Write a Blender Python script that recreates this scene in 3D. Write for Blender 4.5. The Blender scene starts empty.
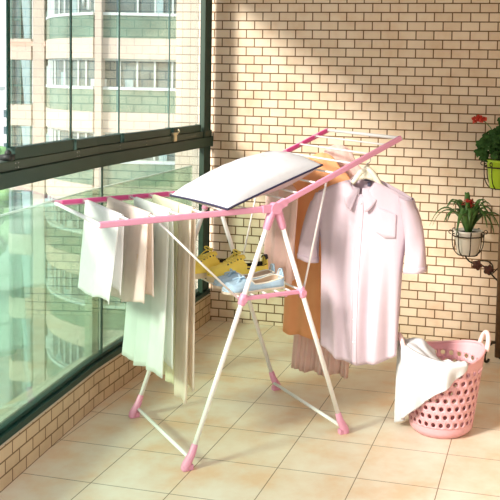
import bpy, bmesh, math, random
from math import pi, sin, cos, radians, sqrt, atan2, exp
from mathutils import Vector, Matrix, noise
random.seed(4)
scene = bpy.context.scene
col = scene.collection

# ------------------------------------------------------------------ materials
def new_mat(name):
    m = bpy.data.materials.new(name); m.use_nodes = True
    nt = m.node_tree; nt.nodes.clear()
    out = nt.nodes.new('ShaderNodeOutputMaterial')
    return m, nt, nt.nodes, nt.links, out

def mat(name, c, rough=.5, var=.06, scale=12., metallic=0., bump=0., bscale=200., trans=0., coat=0., spec=.5):
    m, nt, N, L, out = new_mat(name)
    b = N.new('ShaderNodeBsdfPrincipled')
    tc = N.new('ShaderNodeTexCoord'); nz = N.new('ShaderNodeTexNoise')
    nz.inputs['Scale'].default_value = scale; nz.inputs['Detail'].default_value = 4
    L.new(tc.outputs['Object'], nz.inputs['Vector'])
    r = N.new('ShaderNodeValToRGB')
    r.color_ramp.elements[0].position = .3; r.color_ramp.elements[1].position = .7
    r.color_ramp.elements[0].color = (*[x*(1-var) for x in c], 1)
    r.color_ramp.elements[1].color = (*[min(1, x*(1+var)) for x in c], 1)
    L.new(nz.outputs['Fac'], r.inputs['Fac'])
    L.new(r.outputs['Color'], b.inputs['Base Color'])
    b.inputs['Roughness'].default_value = rough; b.inputs['Metallic'].default_value = metallic
    b.inputs['Specular IOR Level'].default_value = spec
    if coat: b.inputs['Coat Weight'].default_value = coat
    if bump:
        n2 = N.new('ShaderNodeTexNoise'); n2.inputs['Scale'].default_value = bscale
        L.new(tc.outputs['Object'], n2.inputs['Vector'])
        bp = N.new('ShaderNodeBump'); bp.inputs['Strength'].default_value = bump; bp.inputs['Distance'].default_value = .002
        L.new(n2.outputs['Fac'], bp.inputs['Height']); L.new(bp.outputs['Normal'], b.inputs['Normal'])
    sh = b.outputs[0]
    if trans:
        t = N.new('ShaderNodeBsdfTranslucent'); L.new(r.outputs['Color'], t.inputs['Color'])
        mx = N.new('ShaderNodeMixShader'); mx.inputs[0].default_value = trans
        L.new(sh, mx.inputs[1]); L.new(t.outputs[0], mx.inputs[2]); sh = mx.outputs[0]
    L.new(sh, out.inputs['Surface'])
    return m

def brick_mat(name, axes, off, c1, c2, mortar, bw, rh, ms, offset, rough=.55, bump=.35, stain=None, nscale=3., mort_noise=0., spec=.3, bias=0.):
    m, nt, N, L, out = new_mat(name)
    b = N.new('ShaderNodeBsdfPrincipled'); b.inputs['Roughness'].default_value = rough
    b.inputs['Specular IOR Level'].default_value = spec
    tc = N.new('ShaderNodeTexCoord'); sp = N.new('ShaderNodeSeparateXYZ'); L.new(tc.outputs['Object'], sp.inputs[0])
    cb = N.new('ShaderNodeCombineXYZ')
    L.new(sp.outputs[axes[0]], cb.inputs[0]); L.new(sp.outputs[axes[1]], cb.inputs[1])
    ad = N.new('ShaderNodeVectorMath'); ad.operation = 'ADD'; ad.inputs[1].default_value = (off[0], off[1], 0)
    L.new(cb.outputs[0], ad.inputs[0])
    br = N.new('ShaderNodeTexBrick'); br.offset = offset; br.offset_frequency = 2; br.squash = 1
    L.new(ad.outputs[0], br.inputs['Vector'])
    br.inputs['Scale'].default_value = 1; br.inputs['Brick Width'].default_value = bw; br.inputs['Row Height'].default_value = rh
    br.inputs['Mortar Size'].default_value = ms; br.inputs['Mortar Smooth'].default_value = .15; br.inputs['Bias'].default_value = bias
    br.inputs['Color1'].default_value = (*c1, 1); br.inputs['Color2'].default_value = (*c2, 1); br.inputs['Mortar'].default_value = (*mortar, 1)
    color = br.outputs['Color']
    nz = N.new('ShaderNodeTexNoise'); nz.inputs['Scale'].default_value = nscale; nz.inputs['Detail'].default_value = 6
    nz.inputs['Roughness'].default_value = .6
    L.new(tc.outputs['Object'], nz.inputs['Vector'])
    if stain:
        r = N.new('ShaderNodeValToRGB')
        els = r.color_ramp.elements
        els[0].position = .34; els[0].color = (*stain[0], 1)
        els[1].position = .66; els[1].color = (*stain[2], 1)
        e = els.new(.5); e.color = (*stain[1], 1)
        L.new(nz.outputs['Fac'], r.inputs['Fac'])
        mx = N.new('ShaderNodeMix'); mx.data_type = 'RGBA'; mx.blend_type = 'MULTIPLY'; mx.inputs[0].default_value = 1
        L.new(color, mx.inputs[6]); L.new(r.outputs['Color'], mx.inputs[7]); color = mx.outputs[2]
    L.new(color, b.inputs['Base Color'])
    bp = N.new('ShaderNodeBump'); bp.inputs['Strength'].default_value = bump; bp.inputs['Distance'].default_value = .003; bp.invert = True
    L.new(br.outputs['Fac'], bp.inputs['Height']); L.new(bp.outputs['Normal'], b.inputs['Normal'])
    L.new(b.outputs[0], out.inputs['Surface'])
    return m

def glass_mat(name, tint, gloss=.06, haze=0., hazecol=(.6, .8, .68), grough=.02):
    m, nt, N, L, out = new_mat(name)
    t = N.new('ShaderNodeBsdfTransparent'); t.inputs[0].default_value = (*tint, 1)
    g = N.new('ShaderNodeBsdfGlossy'); g.inputs['Roughness'].default_value = grough; g.inputs[0].default_value = (.9, 1, .95, 1)
    fr = N.new('ShaderNodeLayerWeight'); fr.inputs['Blend'].default_value = .15
    ml = N.new('ShaderNodeMath'); ml.operation = 'MULTIPLY_ADD'; ml.inputs[1].default_value = .35; ml.inputs[2].default_value = gloss
    L.new(fr.outputs['Fresnel'], ml.inputs[0])
    sh = t.outputs[0]
    if haze:
        d = N.new('ShaderNodeBsdfTranslucent'); d.inputs[0].default_value = (*hazecol, 1)
        d2 = N.new('ShaderNodeBsdfDiffuse'); d2.inputs[0].default_value = (*hazecol, 1)
        nz = N.new('ShaderNodeTexNoise'); nz.inputs['Scale'].default_value = 3
        tc = N.new('ShaderNodeTexCoord'); L.new(tc.outputs['Object'], nz.inputs['Vector'])
        hm = N.new('ShaderNodeMath'); hm.operation = 'MULTIPLY'; hm.inputs[1].default_value = haze*2
        L.new(nz.outputs['Fac'], hm.inputs[0])
        a = N.new('ShaderNodeMixShader'); a.inputs[0].default_value = .5; L.new(d.outputs[0], a.inputs[1]); L.new(d2.outputs[0], a.inputs[2])
        mx = N.new('ShaderNodeMixShader'); L.new(hm.outputs[0], mx.inputs[0])
        L.new(sh, mx.inputs[1]); L.new(a.outputs[0], mx.inputs[2]); sh = mx.outputs[0]
    mx2 = N.new('ShaderNodeMixShader'); L.new(ml.outputs[0], mx2.inputs[0]); L.new(sh, mx2.inputs[1]); L.new(g.outputs[0], mx2.inputs[2])
    L.new(mx2.outputs[0], out.inputs['Surface'])
    return m

M = {}
M['wall'] = brick_mat('glazed_wall_tile', (0, 2), (.046, .0278), (.79, .635, .485), (.72, .555, .405), (.16, .085, .035), .1, .0506, .0036, .5,
                      stain=((.93, .86, .80), (1, 1, 1), (1.04, 1.06, 1.08)), nscale=7)
M['wall_out'] = brick_mat('sunlit_outer_wall_tile', (0, 2), (.046, .0278), (.60, .515, .44), (.57, .485, .41), (.30, .23, .18), .1, .0506, .0024, .5)  # back-wall tile again, its sunlit look put into the colour
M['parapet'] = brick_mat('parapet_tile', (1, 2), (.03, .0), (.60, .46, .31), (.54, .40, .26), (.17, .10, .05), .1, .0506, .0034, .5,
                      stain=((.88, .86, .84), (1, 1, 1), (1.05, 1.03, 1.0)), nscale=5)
M['floor'] = brick_mat('ceramic_floor_tile', (0, 1), (-.0990, 2.412), (.76, .66, .54), (.74, .63, .49), (.27, .20, .13), .3007, .3007, .0020, 0,
                      rough=.42, bump=.25, stain=((.98, .80, .64), (1.0, .96, .91), (1.05, 1.09, 1.10)), nscale=5.0, spec=.35)
M['ledge'] = mat('pale_ledge', (.80, .72, .64), .7)
M['cement'] = mat('cement_cap', (.50, .44, .36), .8, .1, 30)
M['plaster'] = mat('ceiling_plaster', (.66, .60, .52), .8)
M['frame'] = mat('dark_green_aluminium', (.018, .050, .036), .5, .05, 8, spec=.3)
M['frame2'] = mat('deep_green_aluminium', (.006, .036, .028), .45, .05, 8, spec=.3)
M['frame3'] = mat('grey_green_aluminium', (.040, .066, .046), .5, .05, 8, spec=.3)
M['mullion'] = mat('pale_grey_green_aluminium', (.30, .37, .31), .5, .05, 8, spec=.3)
M['gasket'] = mat('black_rubber', (.012, .015, .013), .6)
M['glass'] = glass_mat('clear_glass', (.975, .99, .985), .015)
M['glass_edge'] = mat('green_glass_edge', (.006, .06, .05), .4, spec=.2)
M['glass_edge2'] = mat('pale_glass_edge', (.10, .19, .17), .4, spec=.2)
M['glass_green'] = glass_mat('green_tinted_glass', (.75, .865, .785), .03, .10, (.30, .42, .34))
M['glass_low'] = glass_mat('clear_lower_glass', (.94, .97, .955), .03, .03, (.5, .58, .54))
M['balu_edge'] = mat('bright_glass_edge', (.55, .66, .60), .3)
M['brass'] = mat('brass', (.62, .54, .36), .4, .1, 60, .6)
M['white_metal'] = mat('white_enamel', (.86, .84, .82), .3, .02, 10)
M['pink'] = mat('pink_plastic', (.74, .32, .46), .4, .03, 10)
M['hotpink'] = mat('deep_pink_plastic', (.66, .07, .25), .4, .05, 10)
M['basket'] = mat('rose_pink_plastic', (.80, .42, .45), .42, .03, 6, trans=.12)
M['handle'] = mat('pale_pink_plastic', (.86, .60, .58), .42, .03, 6)
M['towel_white'] = mat('white_terry', (.70, .70, .72), .95, .02, 40, bump=.5, bscale=500, trans=.12, spec=.1)
M['cloth_white'] = mat('white_cotton', (.97, .96, .96), .9, .02, 40, bump=.3, bscale=400, trans=.48, spec=.1)
M['cloth_cream'] = mat('cream_pink_cotton', (.92, .83, .76), .9, .04, 20, bump=.3, bscale=400, trans=.48, spec=.1)
M['cloth_mint'] = mat('pale_mint_cotton', (.91, .95, .91), .9, .04, 6, bump=.3, bscale=400, trans=.48, spec=.1)
M['cloth_yellow'] = mat('pale_yellow_green_cotton', (.93, .93, .74), .9, .05, 8, bump=.3, bscale=400, trans=.48, spec=.1)
M['cloth_peach'] = mat('cream_peach_cotton', (.92, .85, .74), .9, .04, 8, bump=.3, bscale=400, trans=.48, spec=.1)
M['tag'] = mat('beige_tag', (.66, .50, .33), .8)
M['shirt'] = mat('pale_lilac_pink_cotton', (.76, .63, .70), .9, .02, 30, bump=.2, bscale=500, trans=.28, spec=.1)
M['shirt_in'] = mat('shaded_lilac_cotton', (.62, .50, .56), .9, .02, 30, spec=.1)  # shirt cloth darkened to paint the shade inside the collar
M['button'] = mat('pearl_button', (.86, .80, .82), .25)
M['necklabel'] = mat('dark_woven_label', (.10, .10, .16), .8)
M['orange'] = mat('orange_cotton', (1.0, .52, .26), .85, .04, 10, trans=.3, spec=.1)
M['palepink'] = mat('pale_pink_cotton', (.97, .76, .70), .9, .03, 20, trans=.4, spec=.1)
M['hanger'] = mat('cream_plastic', (.84, .78, .62), .35, .03, 10)
M['steel'] = mat('hook_steel', (.6, .6, .6), .25, .03, 10, .9)
M['pillow'] = mat('white_quilted_cotton', (.60, .60, .63), .9, .02, 30, bump=.5, bscale=60, spec=.1)
M['pillow_under'] = mat('shaded_mauve_grey_cotton', (.55, .43, .44), .9, .04, 30, spec=.1)  # mauve-grey carries the shade on the pillow's lower half
M['navy'] = mat('navy_piping', (.025, .022, .06), .7)
M['yellow'] = mat('yellow_canvas', (1.0, .77, .13), .7, .03, 40, bump=.3, bscale=600)
M['yellow_sole'] = mat('cream_rubber', (.70, .60, .42), .6)
M['lace'] = mat('yellow_lace', (.84, .68, .14), .8)
M['black_lining'] = mat('black_lining', (.025, .022, .022), .85)
M['eyelet'] = mat('dark_eyelet', (.08, .06, .05), .4)
M['blue'] = mat('pale_blue_suede', (.42, .59, .71), .85, .06, 60, bump=.4, bscale=700)
M['blue_trim'] = mat('cream_trim', (.84, .80, .66), .7)
M['insole'] = mat('tan_insole', (.66, .50, .36), .8)
M['blue_sole'] = mat('beige_rubber_sole', (.68, .58, .46), .7)
M['white_pot'] = mat('white_ceramic', (.74, .69, .60), .3, .03, 20)
M['green_pot'] = mat('lime_green_ceramic', (.46, .66, .03), .3, .04, 20)
M['soil'] = mat('dark_soil', (.035, .025, .018), .95, .3, 90)
M['leaf'] = mat('bromeliad_leaf', (.07, .16, .035), .45, .35, 30, trans=.15)
M['leaf2'] = mat('geranium_leaf', (.040, .10, .022), .75, .4, 40, spec=.15, trans=.12)
M['red'] = mat('red_bract', (.42, .035, .02), .5, .2, 60)
M['red2'] = mat('red_petal', (.70, .06, .03), .55, .15, 60, trans=.15)
M['stem'] = mat('green_stem', (.10, .16, .05), .6, .2, 40)
M['iron'] = mat('bronzed_iron', (.040, .028, .018), .5, .3, 50, .6)
M['post'] = mat('brown_iron', (.15, .085, .045), .55, .3, 40, .3)
M['rose'] = mat('rusty_iron_rose', (.10, .035, .022), .55, .3, 60, .3)
# outside
M['facade'] = brick_mat('cream_facade_tile', (0, 2), (0, 0), (.53, .445, .385), (.515, .43, .375), (.48, .40, .35), .6, .3, .010, .5, rough=.8, bump=0.)
M['facade_plain'] = mat('cream_facade_paint', (.52, .435, .375), .85, .04, 1)
M['redline'] = mat('red_facade_stripe', (.58, .36, .29), .85)
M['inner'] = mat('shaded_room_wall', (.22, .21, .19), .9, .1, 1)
M['winglass'] = mat('bluish_window_glass', (.105, .155, .16), .15, .35, .9, spec=.5)
M['curtain'] = mat('pale_blue_curtain', (.30, .42, .44), .9, .1, 4)
M['balglass'] = mat('green_balcony_glass', (.125, .205, .16), .25, .25, .8, spec=.5)
M['whiteframe'] = mat('white_window_frame', (.52, .59, .59), .6)
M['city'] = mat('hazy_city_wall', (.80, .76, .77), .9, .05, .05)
M['street'] = mat('pale_street', (.48, .52, .50), .9, .15, .15)
M['tree'] = mat('far_tree_leaf', (.16, .30, .12), .9, .4, .8)

# ------------------------------------------------------------------ mesh builder
class MB:
    def __init__(s): s.v = []; s.f = []; s.mi = []; s.cur = 0
    def add(s, vs, fs):
        o = len(s.v); s.v += [tuple(v) for v in vs]
        for f in fs: s.f.append([i+o for i in f]); s.mi.append(s.cur)
        return s
    def box(s, lo, hi, Mx=None):
        (x0, y0, z0), (x1, y1, z1) = lo, hi
        vs = [Vector(q) for q in ((x0,y0,z0),(x1,y0,z0),(x1,y1,z0),(x0,y1,z0),(x0,y0,z1),(x1,y0,z1),(x1,y1,z1),(x0,y1,z1))]
        if Mx: vs = [Mx @ v for v in vs]
        return s.add(vs, [(0,3,2,1),(4,5,6,7),(0,1,5,4),(1,2,6,5),(2,3,7,6),(3,0,4,7)])
    def beam(s, a, b, w, h, up=(0, 0, 1)):
        a = Vector(a); b = Vector(b); t = (b-a); Ln = t.length; t.normalize()
        sd = t.cross(Vector(up)).normalized(); uu = sd.cross(t)
        vs = []
        for p in (a, b):
            for (i, j) in ((-1,-1),(1,-1),(1,1),(-1,1)): vs.append(p + sd*(w/2*i) + uu*(h/2*j))
        return s.add(vs, [(0,1,2,3)[::-1],(4,5,6,7),(0,1,5,4),(1,2,6,5),(2,3,7,6),(3,0,4,7)])
    def tube(s, pts, r, n=10, caps=True, closed=False):
        pts = [Vector(p) for p in pts]; k = len(pts)
        rr = r if isinstance(r, (list, tuple)) else [r]*k
        tn = []
        for i in range(k):
            if closed: t = pts[(i+1) % k]-pts[i-1]
            else: t = pts[min(i+1, k-1)]-pts[max(i-1, 0)]
            tn.append(t.normalized())
        up = Vector((0, 0, 1)) if abs(tn[0].z) < .9 else Vector((1, 0, 0))
        a = tn[0].cross(up).normalized(); vs = []
        for i in range(k):
            a = (a - tn[i]*a.dot(tn[i])).normalized(); b = tn[i].cross(a)
            for j in range(n):
                q = 2*pi*j/n; vs.append(pts[i] + (a*cos(q)+b*sin(q))*rr[i])
        fs = []
        for i in range(k if closed else k-1):
            i2 = (i+1) % k
            for j in range(n): fs.append((i*n+j, i*n+(j+1) % n, i2*n+(j+1) % n, i2*n+j))
        if caps and not closed: fs += [tuple(range(n))[::-1], tuple((k-1)*n+j for j in range(n))]
        return s.add(vs, fs)
    def lathe(s, prof, n=28, c=(0, 0, 0), closed=False):
        vs = []; fs = []
        for (r, z) in prof:
            for j in range(n): vs.append((c[0]+r*cos(2*pi*j/n), c[1]+r*sin(2*pi*j/n), c[2]+z))
        for i in range(len(prof)-1):
            for j in range(n): fs.append((i*n+j, i*n+(j+1) % n, (i+1)*n+(j+1) % n, (i+1)*n+j))
        return s.add(vs, fs)
    def ball(s, c, r, n=8, m=6, sc=(1, 1, 1)):
        c = Vector(c); vs = [c+Vector((0, 0, -r*sc[2]))]; fs = []
        for i in range(1, m):
            a = -pi/2+pi*i/m
            for j in range(n): vs.append(c+Vector((r*cos(a)*cos(2*pi*j/n)*sc[0], r*cos(a)*sin(2*pi*j/n)*sc[1], r*sin(a)*sc[2])))
        vs.append(c+Vector((0, 0, r*sc[2]))); last = len(vs)-1
        for j in range(n): fs.append((0, 1+(j+1) % n, 1+j)); fs.append((last, 1+(m-2)*n+j, 1+(m-2)*n+(j+1) % n))
        for i in range(m-2):
            for j in range(n): fs.append((1+i*n+j, 1+i*n+(j+1) % n, 1+(i+1)*n+(j+1) % n, 1+(i+1)*n+j))
        return s.add(vs, fs)
    def grid(s, fn, nu, nv, skip=None):
        vs = [fn(i/nu, j/nv) for i in range(nu+1) for j in range(nv+1)]; fs = []
        for i in range(nu):
            for j in range(nv):
                if skip and skip((i+.5)/nu, (j+.5)/nv): continue
                fs.append((i*(nv+1)+j, (i+1)*(nv+1)+j, (i+1)*(nv+1)+j+1, i*(nv+1)+j+1))
        return s.add(vs, fs)
    def build(s, name, mats, parent=None, smooth=True, bevel=0., solid=0., sub=0, loc=None, rz=None, angle=None, weld=0.):
        me = bpy.data.meshes.new(name); me.from_pydata(s.v, [], s.f)
        for m_ in (mats if isinstance(mats, (list, tuple)) else [mats]): me.materials.append(m_)
        me.polygons.foreach_set('material_index', s.mi)
        if smooth: me.polygons.foreach_set('use_smooth', [True]*len(me.polygons))
        if weld:
            bm_ = bmesh.new(); bm_.from_mesh(me); bmesh.ops.remove_doubles(bm_, verts=bm_.verts, dist=weld); bm_.to_mesh(me); bm_.free()
        me.update()
        if angle is not None and smooth:
            me.set_sharp_from_angle(angle=radians(angle))
        o = bpy.data.objects.new(name, me); col.objects.link(o)
        if parent: o.parent = parent
        if loc is not None: o.location = loc
        if rz is not None: o.rotation_euler = (0, 0, rz)
        if bevel:
            b = o.modifiers.new('bevel', 'BEVEL'); b.width = bevel; b.segments = 2; b.limit_method = 'ANGLE'
        if solid:
            d = o.modifiers.new('solid', 'SOLIDIFY'); d.thickness = solid; d.offset = 0
        if sub:
            d = o.modifiers.new('sub', 'SUBSURF'); d.levels = sub; d.render_levels = sub
        return o

def tag(o, label, cat=None, group=None, kind=None):
    if label: o['label'] = label
    if cat: o['category'] = cat
    if group: o['group'] = group
    if kind: o['kind'] = kind
    return o
def empty(name, loc=(0, 0, 0), rz=0.):
    o = bpy.data.objects.new(name, None); col.objects.link(o)
    o.location = loc; o.rotation_euler = (0, 0, rz); o.empty_display_size = .05
    return o
def copy_tree(o, parent=None):
    c = o.copy(); col.objects.link(c); c.parent = parent
    for ch in [q for q in bpy.data.objects if q.parent == o]: copy_tree(ch, c)
    return c
def lerp(a, b, t): return a+(b-a)*t
def sm(t): t = max(0., min(1., t)); return t*t*(3-2*t)
def bez(p0, p1, p2, p3, n=12):
    P = [Vector(q) for q in (p0, p1, p2, p3)]
    return [P[0]*(1-t)**3+P[1]*3*t*(1-t)**2+P[2]*3*t*t*(1-t)+P[3]*t**3 for t in [i/n for i in range(n+1)]]
def N3(x, y, z, s=1.): return noise.noise(Vector((x*s, y*s, z*s)))

# ------------------------------------------------------------------ camera (lens shift: the photograph is a crop of a wider frame)
F, PITCH, YAW, ROLL = 867.271, .0671, -.2340, .0220
CAM = Vector((1.937, -4.834, 1.441))
fwd = Vector((sin(YAW)*cos(PITCH), cos(YAW)*cos(PITCH), -sin(PITCH)))
rgt0 = Vector((cos(YAW), -sin(YAW), 0)); up0 = rgt0.cross(fwd)
rgt = rgt0*cos(ROLL)+up0*sin(ROLL); upv = -rgt0*sin(ROLL)+up0*cos(ROLL)
cd = bpy.data.cameras.new('camera'); cam = bpy.data.objects.new('camera', cd); col.objects.link(cam)
mw = Matrix((rgt, upv, -fwd)).transposed().to_4x4(); mw.translation = CAM
cam.matrix_world = mw
cd.sensor_width = 36; cd.lens = F*36/500
cd.shift_x = (250-340.624)/500; cd.shift_y = (141.732-250)/500
cd.clip_end = 800; cd.clip_start = .05
scene.camera = cam

# ------------------------------------------------------------------ setting
def wx(y):                      # plan line of the slightly bent window wall
    return -y*.0366 if y > -1.45 else .053+(-1.45-y)*.1061
YS = [0., -.35, -.7, -1.05, -1.45, -1.85, -2.27, -2.7, -3.2, -3.8]
def run(mb, y0, y1, z0, z1, d0, d1):
    ys = sorted({y0, y1, *[y for y in YS if min(y0, y1) < y < max(y0, y1)]}, reverse=True)
    vs = []
    for y in ys:
        for (d, z) in ((d0, z0), (d1, z0), (d1, z1), (d0, z1)): vs.append((wx(y)+d, y, z))
    k = len(ys); fs = []
    for i in range(k-1):
        for j in range(4): fs.append((i*4+j, i*4+(j+1) % 4, (i+1)*4+(j+1) % 4, (i+1)*4+j))
    fs += [(0, 1, 2, 3), tuple((k-1)*4+j for j in (3, 2, 1, 0))]
    mb.add(vs, fs); return mb

b = MB().box((-.34, -6.2, -.2), (3.4, .2, 0))
tag(b.build('floor', M['floor'], smooth=False), 'beige ceramic floor of square tiles on the balcony', 'floor', kind='structure')
b = MB().box((-.02, 0, -.2), (3.4, .2, 2.6))
tag(b.build('wall_back', M['wall'], smooth=False), 'back wall clad in small cream brick tiles', 'wall', kind='structure')
b = MB().box((-.238, 0, -16), (-.02, .2, 4))
tag(b.build('wall_outer', M['wall_out'], smooth=False), 'tiled end wall outside the window, painted pale as if sunlit', 'wall', kind='structure')
b = MB(); run(b, 0, -3.8, 0, .160, -.14, 0)
b.cur = 1; run(b, 0, -3.8, .160, .168, -.14, .002)
tag(b.build('wall_left', [M['parapet'], M['cement']], smooth=False), 'low brick-tiled parapet under the green window', 'wall', kind='structure')
b = MB(); run(b, -.02, -3.8, .150, .178, -.115, -.055)
tag(b.build('trim_1', M['ledge'], smooth=False), 'pale tiled ledge outside the lower glass', 'trim', kind='structure')
b = MB().box((-.14, -2.6, 2.6), (3.4, .2, 2.75))
tag(MB().box((2.5, -2.6, -.2), (2.7, .2, 2.6)).build('wall_right_added', M['parapet'], smooth=False), 'unseen right-hand wall added to cut fill light', 'wall', kind='structure')  # unseen, added to cut fill light; dark tile to cut bounce
b = MB().box((-.14, -2.6, 2.6), (3.4, .2, 2.75))
tag(b.build('ceiling', M['plaster'], smooth=False), 'plain balcony ceiling', 'ceiling', kind='structure')
b = MB().box((0, -2.7, 2.22), (2.6, -2.56, 2.62))
tag(b.build('trim_light_block', M['plaster'], smooth=False), 'unseen strip added at the room side to shade the upper back wall', 'trim', kind='structure')  # unseen, added to keep front light off the upper back wall
b = MB().box((-.34, -6.4, -.2), (3.4, -6.2, 2.6))
tag(b.build('wall_front_added', M['plaster'], smooth=False), 'unseen wall behind the viewer, added to cut front light', 'wall', kind='structure')  # unseen, added to block low light from the front
b = MB(); run(b, 0, -3.8, 2.10, 2.6, -.14, .0)
tag(b.build('trim_2', M['plaster'], smooth=False), 'beam over the balcony window', 'trim', kind='structure')

win = empty('window_1', (0, 0, 0)); tag(win, 'green-framed balcony window with clear upper panes and green lower glass', 'window', kind='structure')
b = MB(); run(b, -.03, -3.8, .168, .196, -.05, .004); run(b, -.03, -3.8, .196, .212, -.05, -.012)
b.build('sill_rail', M['frame2'], win, smooth=False, bevel=.003)
b = MB(); run(b, -.03, -3.8, 1.056, 1.112, -.05, .012); tr = b.build('transom_bar', M['frame'], win, smooth=False, bevel=.003)
b = MB(); run(b, -.03, -3.8, 1.114, 1.148, -.045, .004); tr2 = b.build('transom_bar', M['frame3'], win, smooth=False, bevel=.003)
b = MB(); run(b, -.03, -3.8, 1.110, 1.116, -.03, -.002); b.build('gasket', M['gasket'], tr, smooth=False)
for y, z in [(y, z) for y in (-2.16, -2.14, -1.66, -1.64, -1.24, -.95) for z in (1.122, 1.138)]+[(y, 1.130) for y in (-.42, -.39, -.36, -.33, -.30)]:
    MB().ball((wx(y)+.004, y, z), .0028, 6, 4).build('rivet', M['steel'], tr2)
# corner post: grey-green jamb, dark outer jamb
b = MB(); run(b, -.150, -.168, .208, 2.10, -.010, .006); b.build('jamb', M['frame3'], win, smooth=False, bevel=.004)
b = MB(); run(b, -.045, -.150, .208, 2.10, -.022, .001); b.build('corner_post', M['frame2'], win, smooth=False, bevel=.004)
b = MB(); run(b, -.03, -3.4, 2.06, 2.10, -.05, .01); b.build('head_rail', M['frame'], win, smooth=False, bevel=.003)
b = MB(); run(b, -1.362, -1.370, .208, 1.056, -.023, -.019); b.build('glass_joint', M['frame3'], win, smooth=False, bevel=.003)
# lower panes
for (y0, y1) in ((-.16, -1.362), (-1.370, -3.8)):
    b = MB(); run(b, y0, y1, .205, 1.06, -.026, -.020)
    tag(b.build('lower_pane', M['glass_low'], win, smooth=False), 'clear lower pane')
b = MB(); run(b, -.16, -3.8, .176, .942, -.072, -.064)
b2 = MB(); run(b2, -1.285, -1.350, .176, .940, -.110, -.078)
bl = tag(b.build('glass_balustrade', M['glass_green'], win, smooth=False), 'green tinted glass balustrade behind the lower panes')
b = MB(); run(b, -.16, -3.8, .942, .948, -.073, -.063); b.build('balustrade_edge', M['balu_edge'], bl, smooth=False); b2.build('balustrade_post', M['mullion'], bl, smooth=False, bevel=.003)
# upper folding panes with their bottom rails
for (y0, y1, zt, dd, em, ew) in ((-1.695, -2.19, 1.193, .004, 'glass_edge', .020), (-1.225, -1.68, 1.187, -.004, 'glass_edge', .013), (-.635, -1.215, 1.187, -.002, 'glass_edge2', .008), (-.20, -.628, 1.187, -.002, 'glass_edge2', .006)):
    b = MB(); run(b, y0, y1+.02, 1.150, zt, -.028+dd, .002+dd); rl = b.build('pane_rail', M['frame'], win, smooth=False, bevel=.003)
    b = MB(); run(b, y0, y1, zt, 2.07, -.018+dd, -.012+dd); p_ = b.build('upper_pane', M['glass'], win, smooth=False)
    b = MB(); run(b, y1+ew, y1, zt, 2.07, -.0175+dd, -.0125+dd); tag(b.build('pane_edge', M[em], p_, smooth=False), 'green polished glass edge')
b = MB(); y = -2.185; b.box((wx(y)-.03, y-.02, 1.15), (wx(y)+.008, y+.012, 1.17)); b.ball((wx(y)-.005, y-.008, 1.175), .012, 8, 6); b.build('pivot', M['gasket'], win)
# brass latch
b = MB(); y = -.607
b.box((wx(y)+.004, y-.016, 1.118), (wx(y)+.016, y+.016, 1.150)); b.box((wx(y)-.006, y-.022, 1.150), (wx(y)+.014, y+.030, 1.163)); b.tube([(wx(y)+.01, y+.02, 1.156), (wx(y)+.02, y+.035, 1.168), (wx(y)+.012, y+.04, 1.18)], .004, 8)
tag(b.build('latch', M['brass'], win, smooth=False, bevel=.002), 'brass latch')

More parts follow.
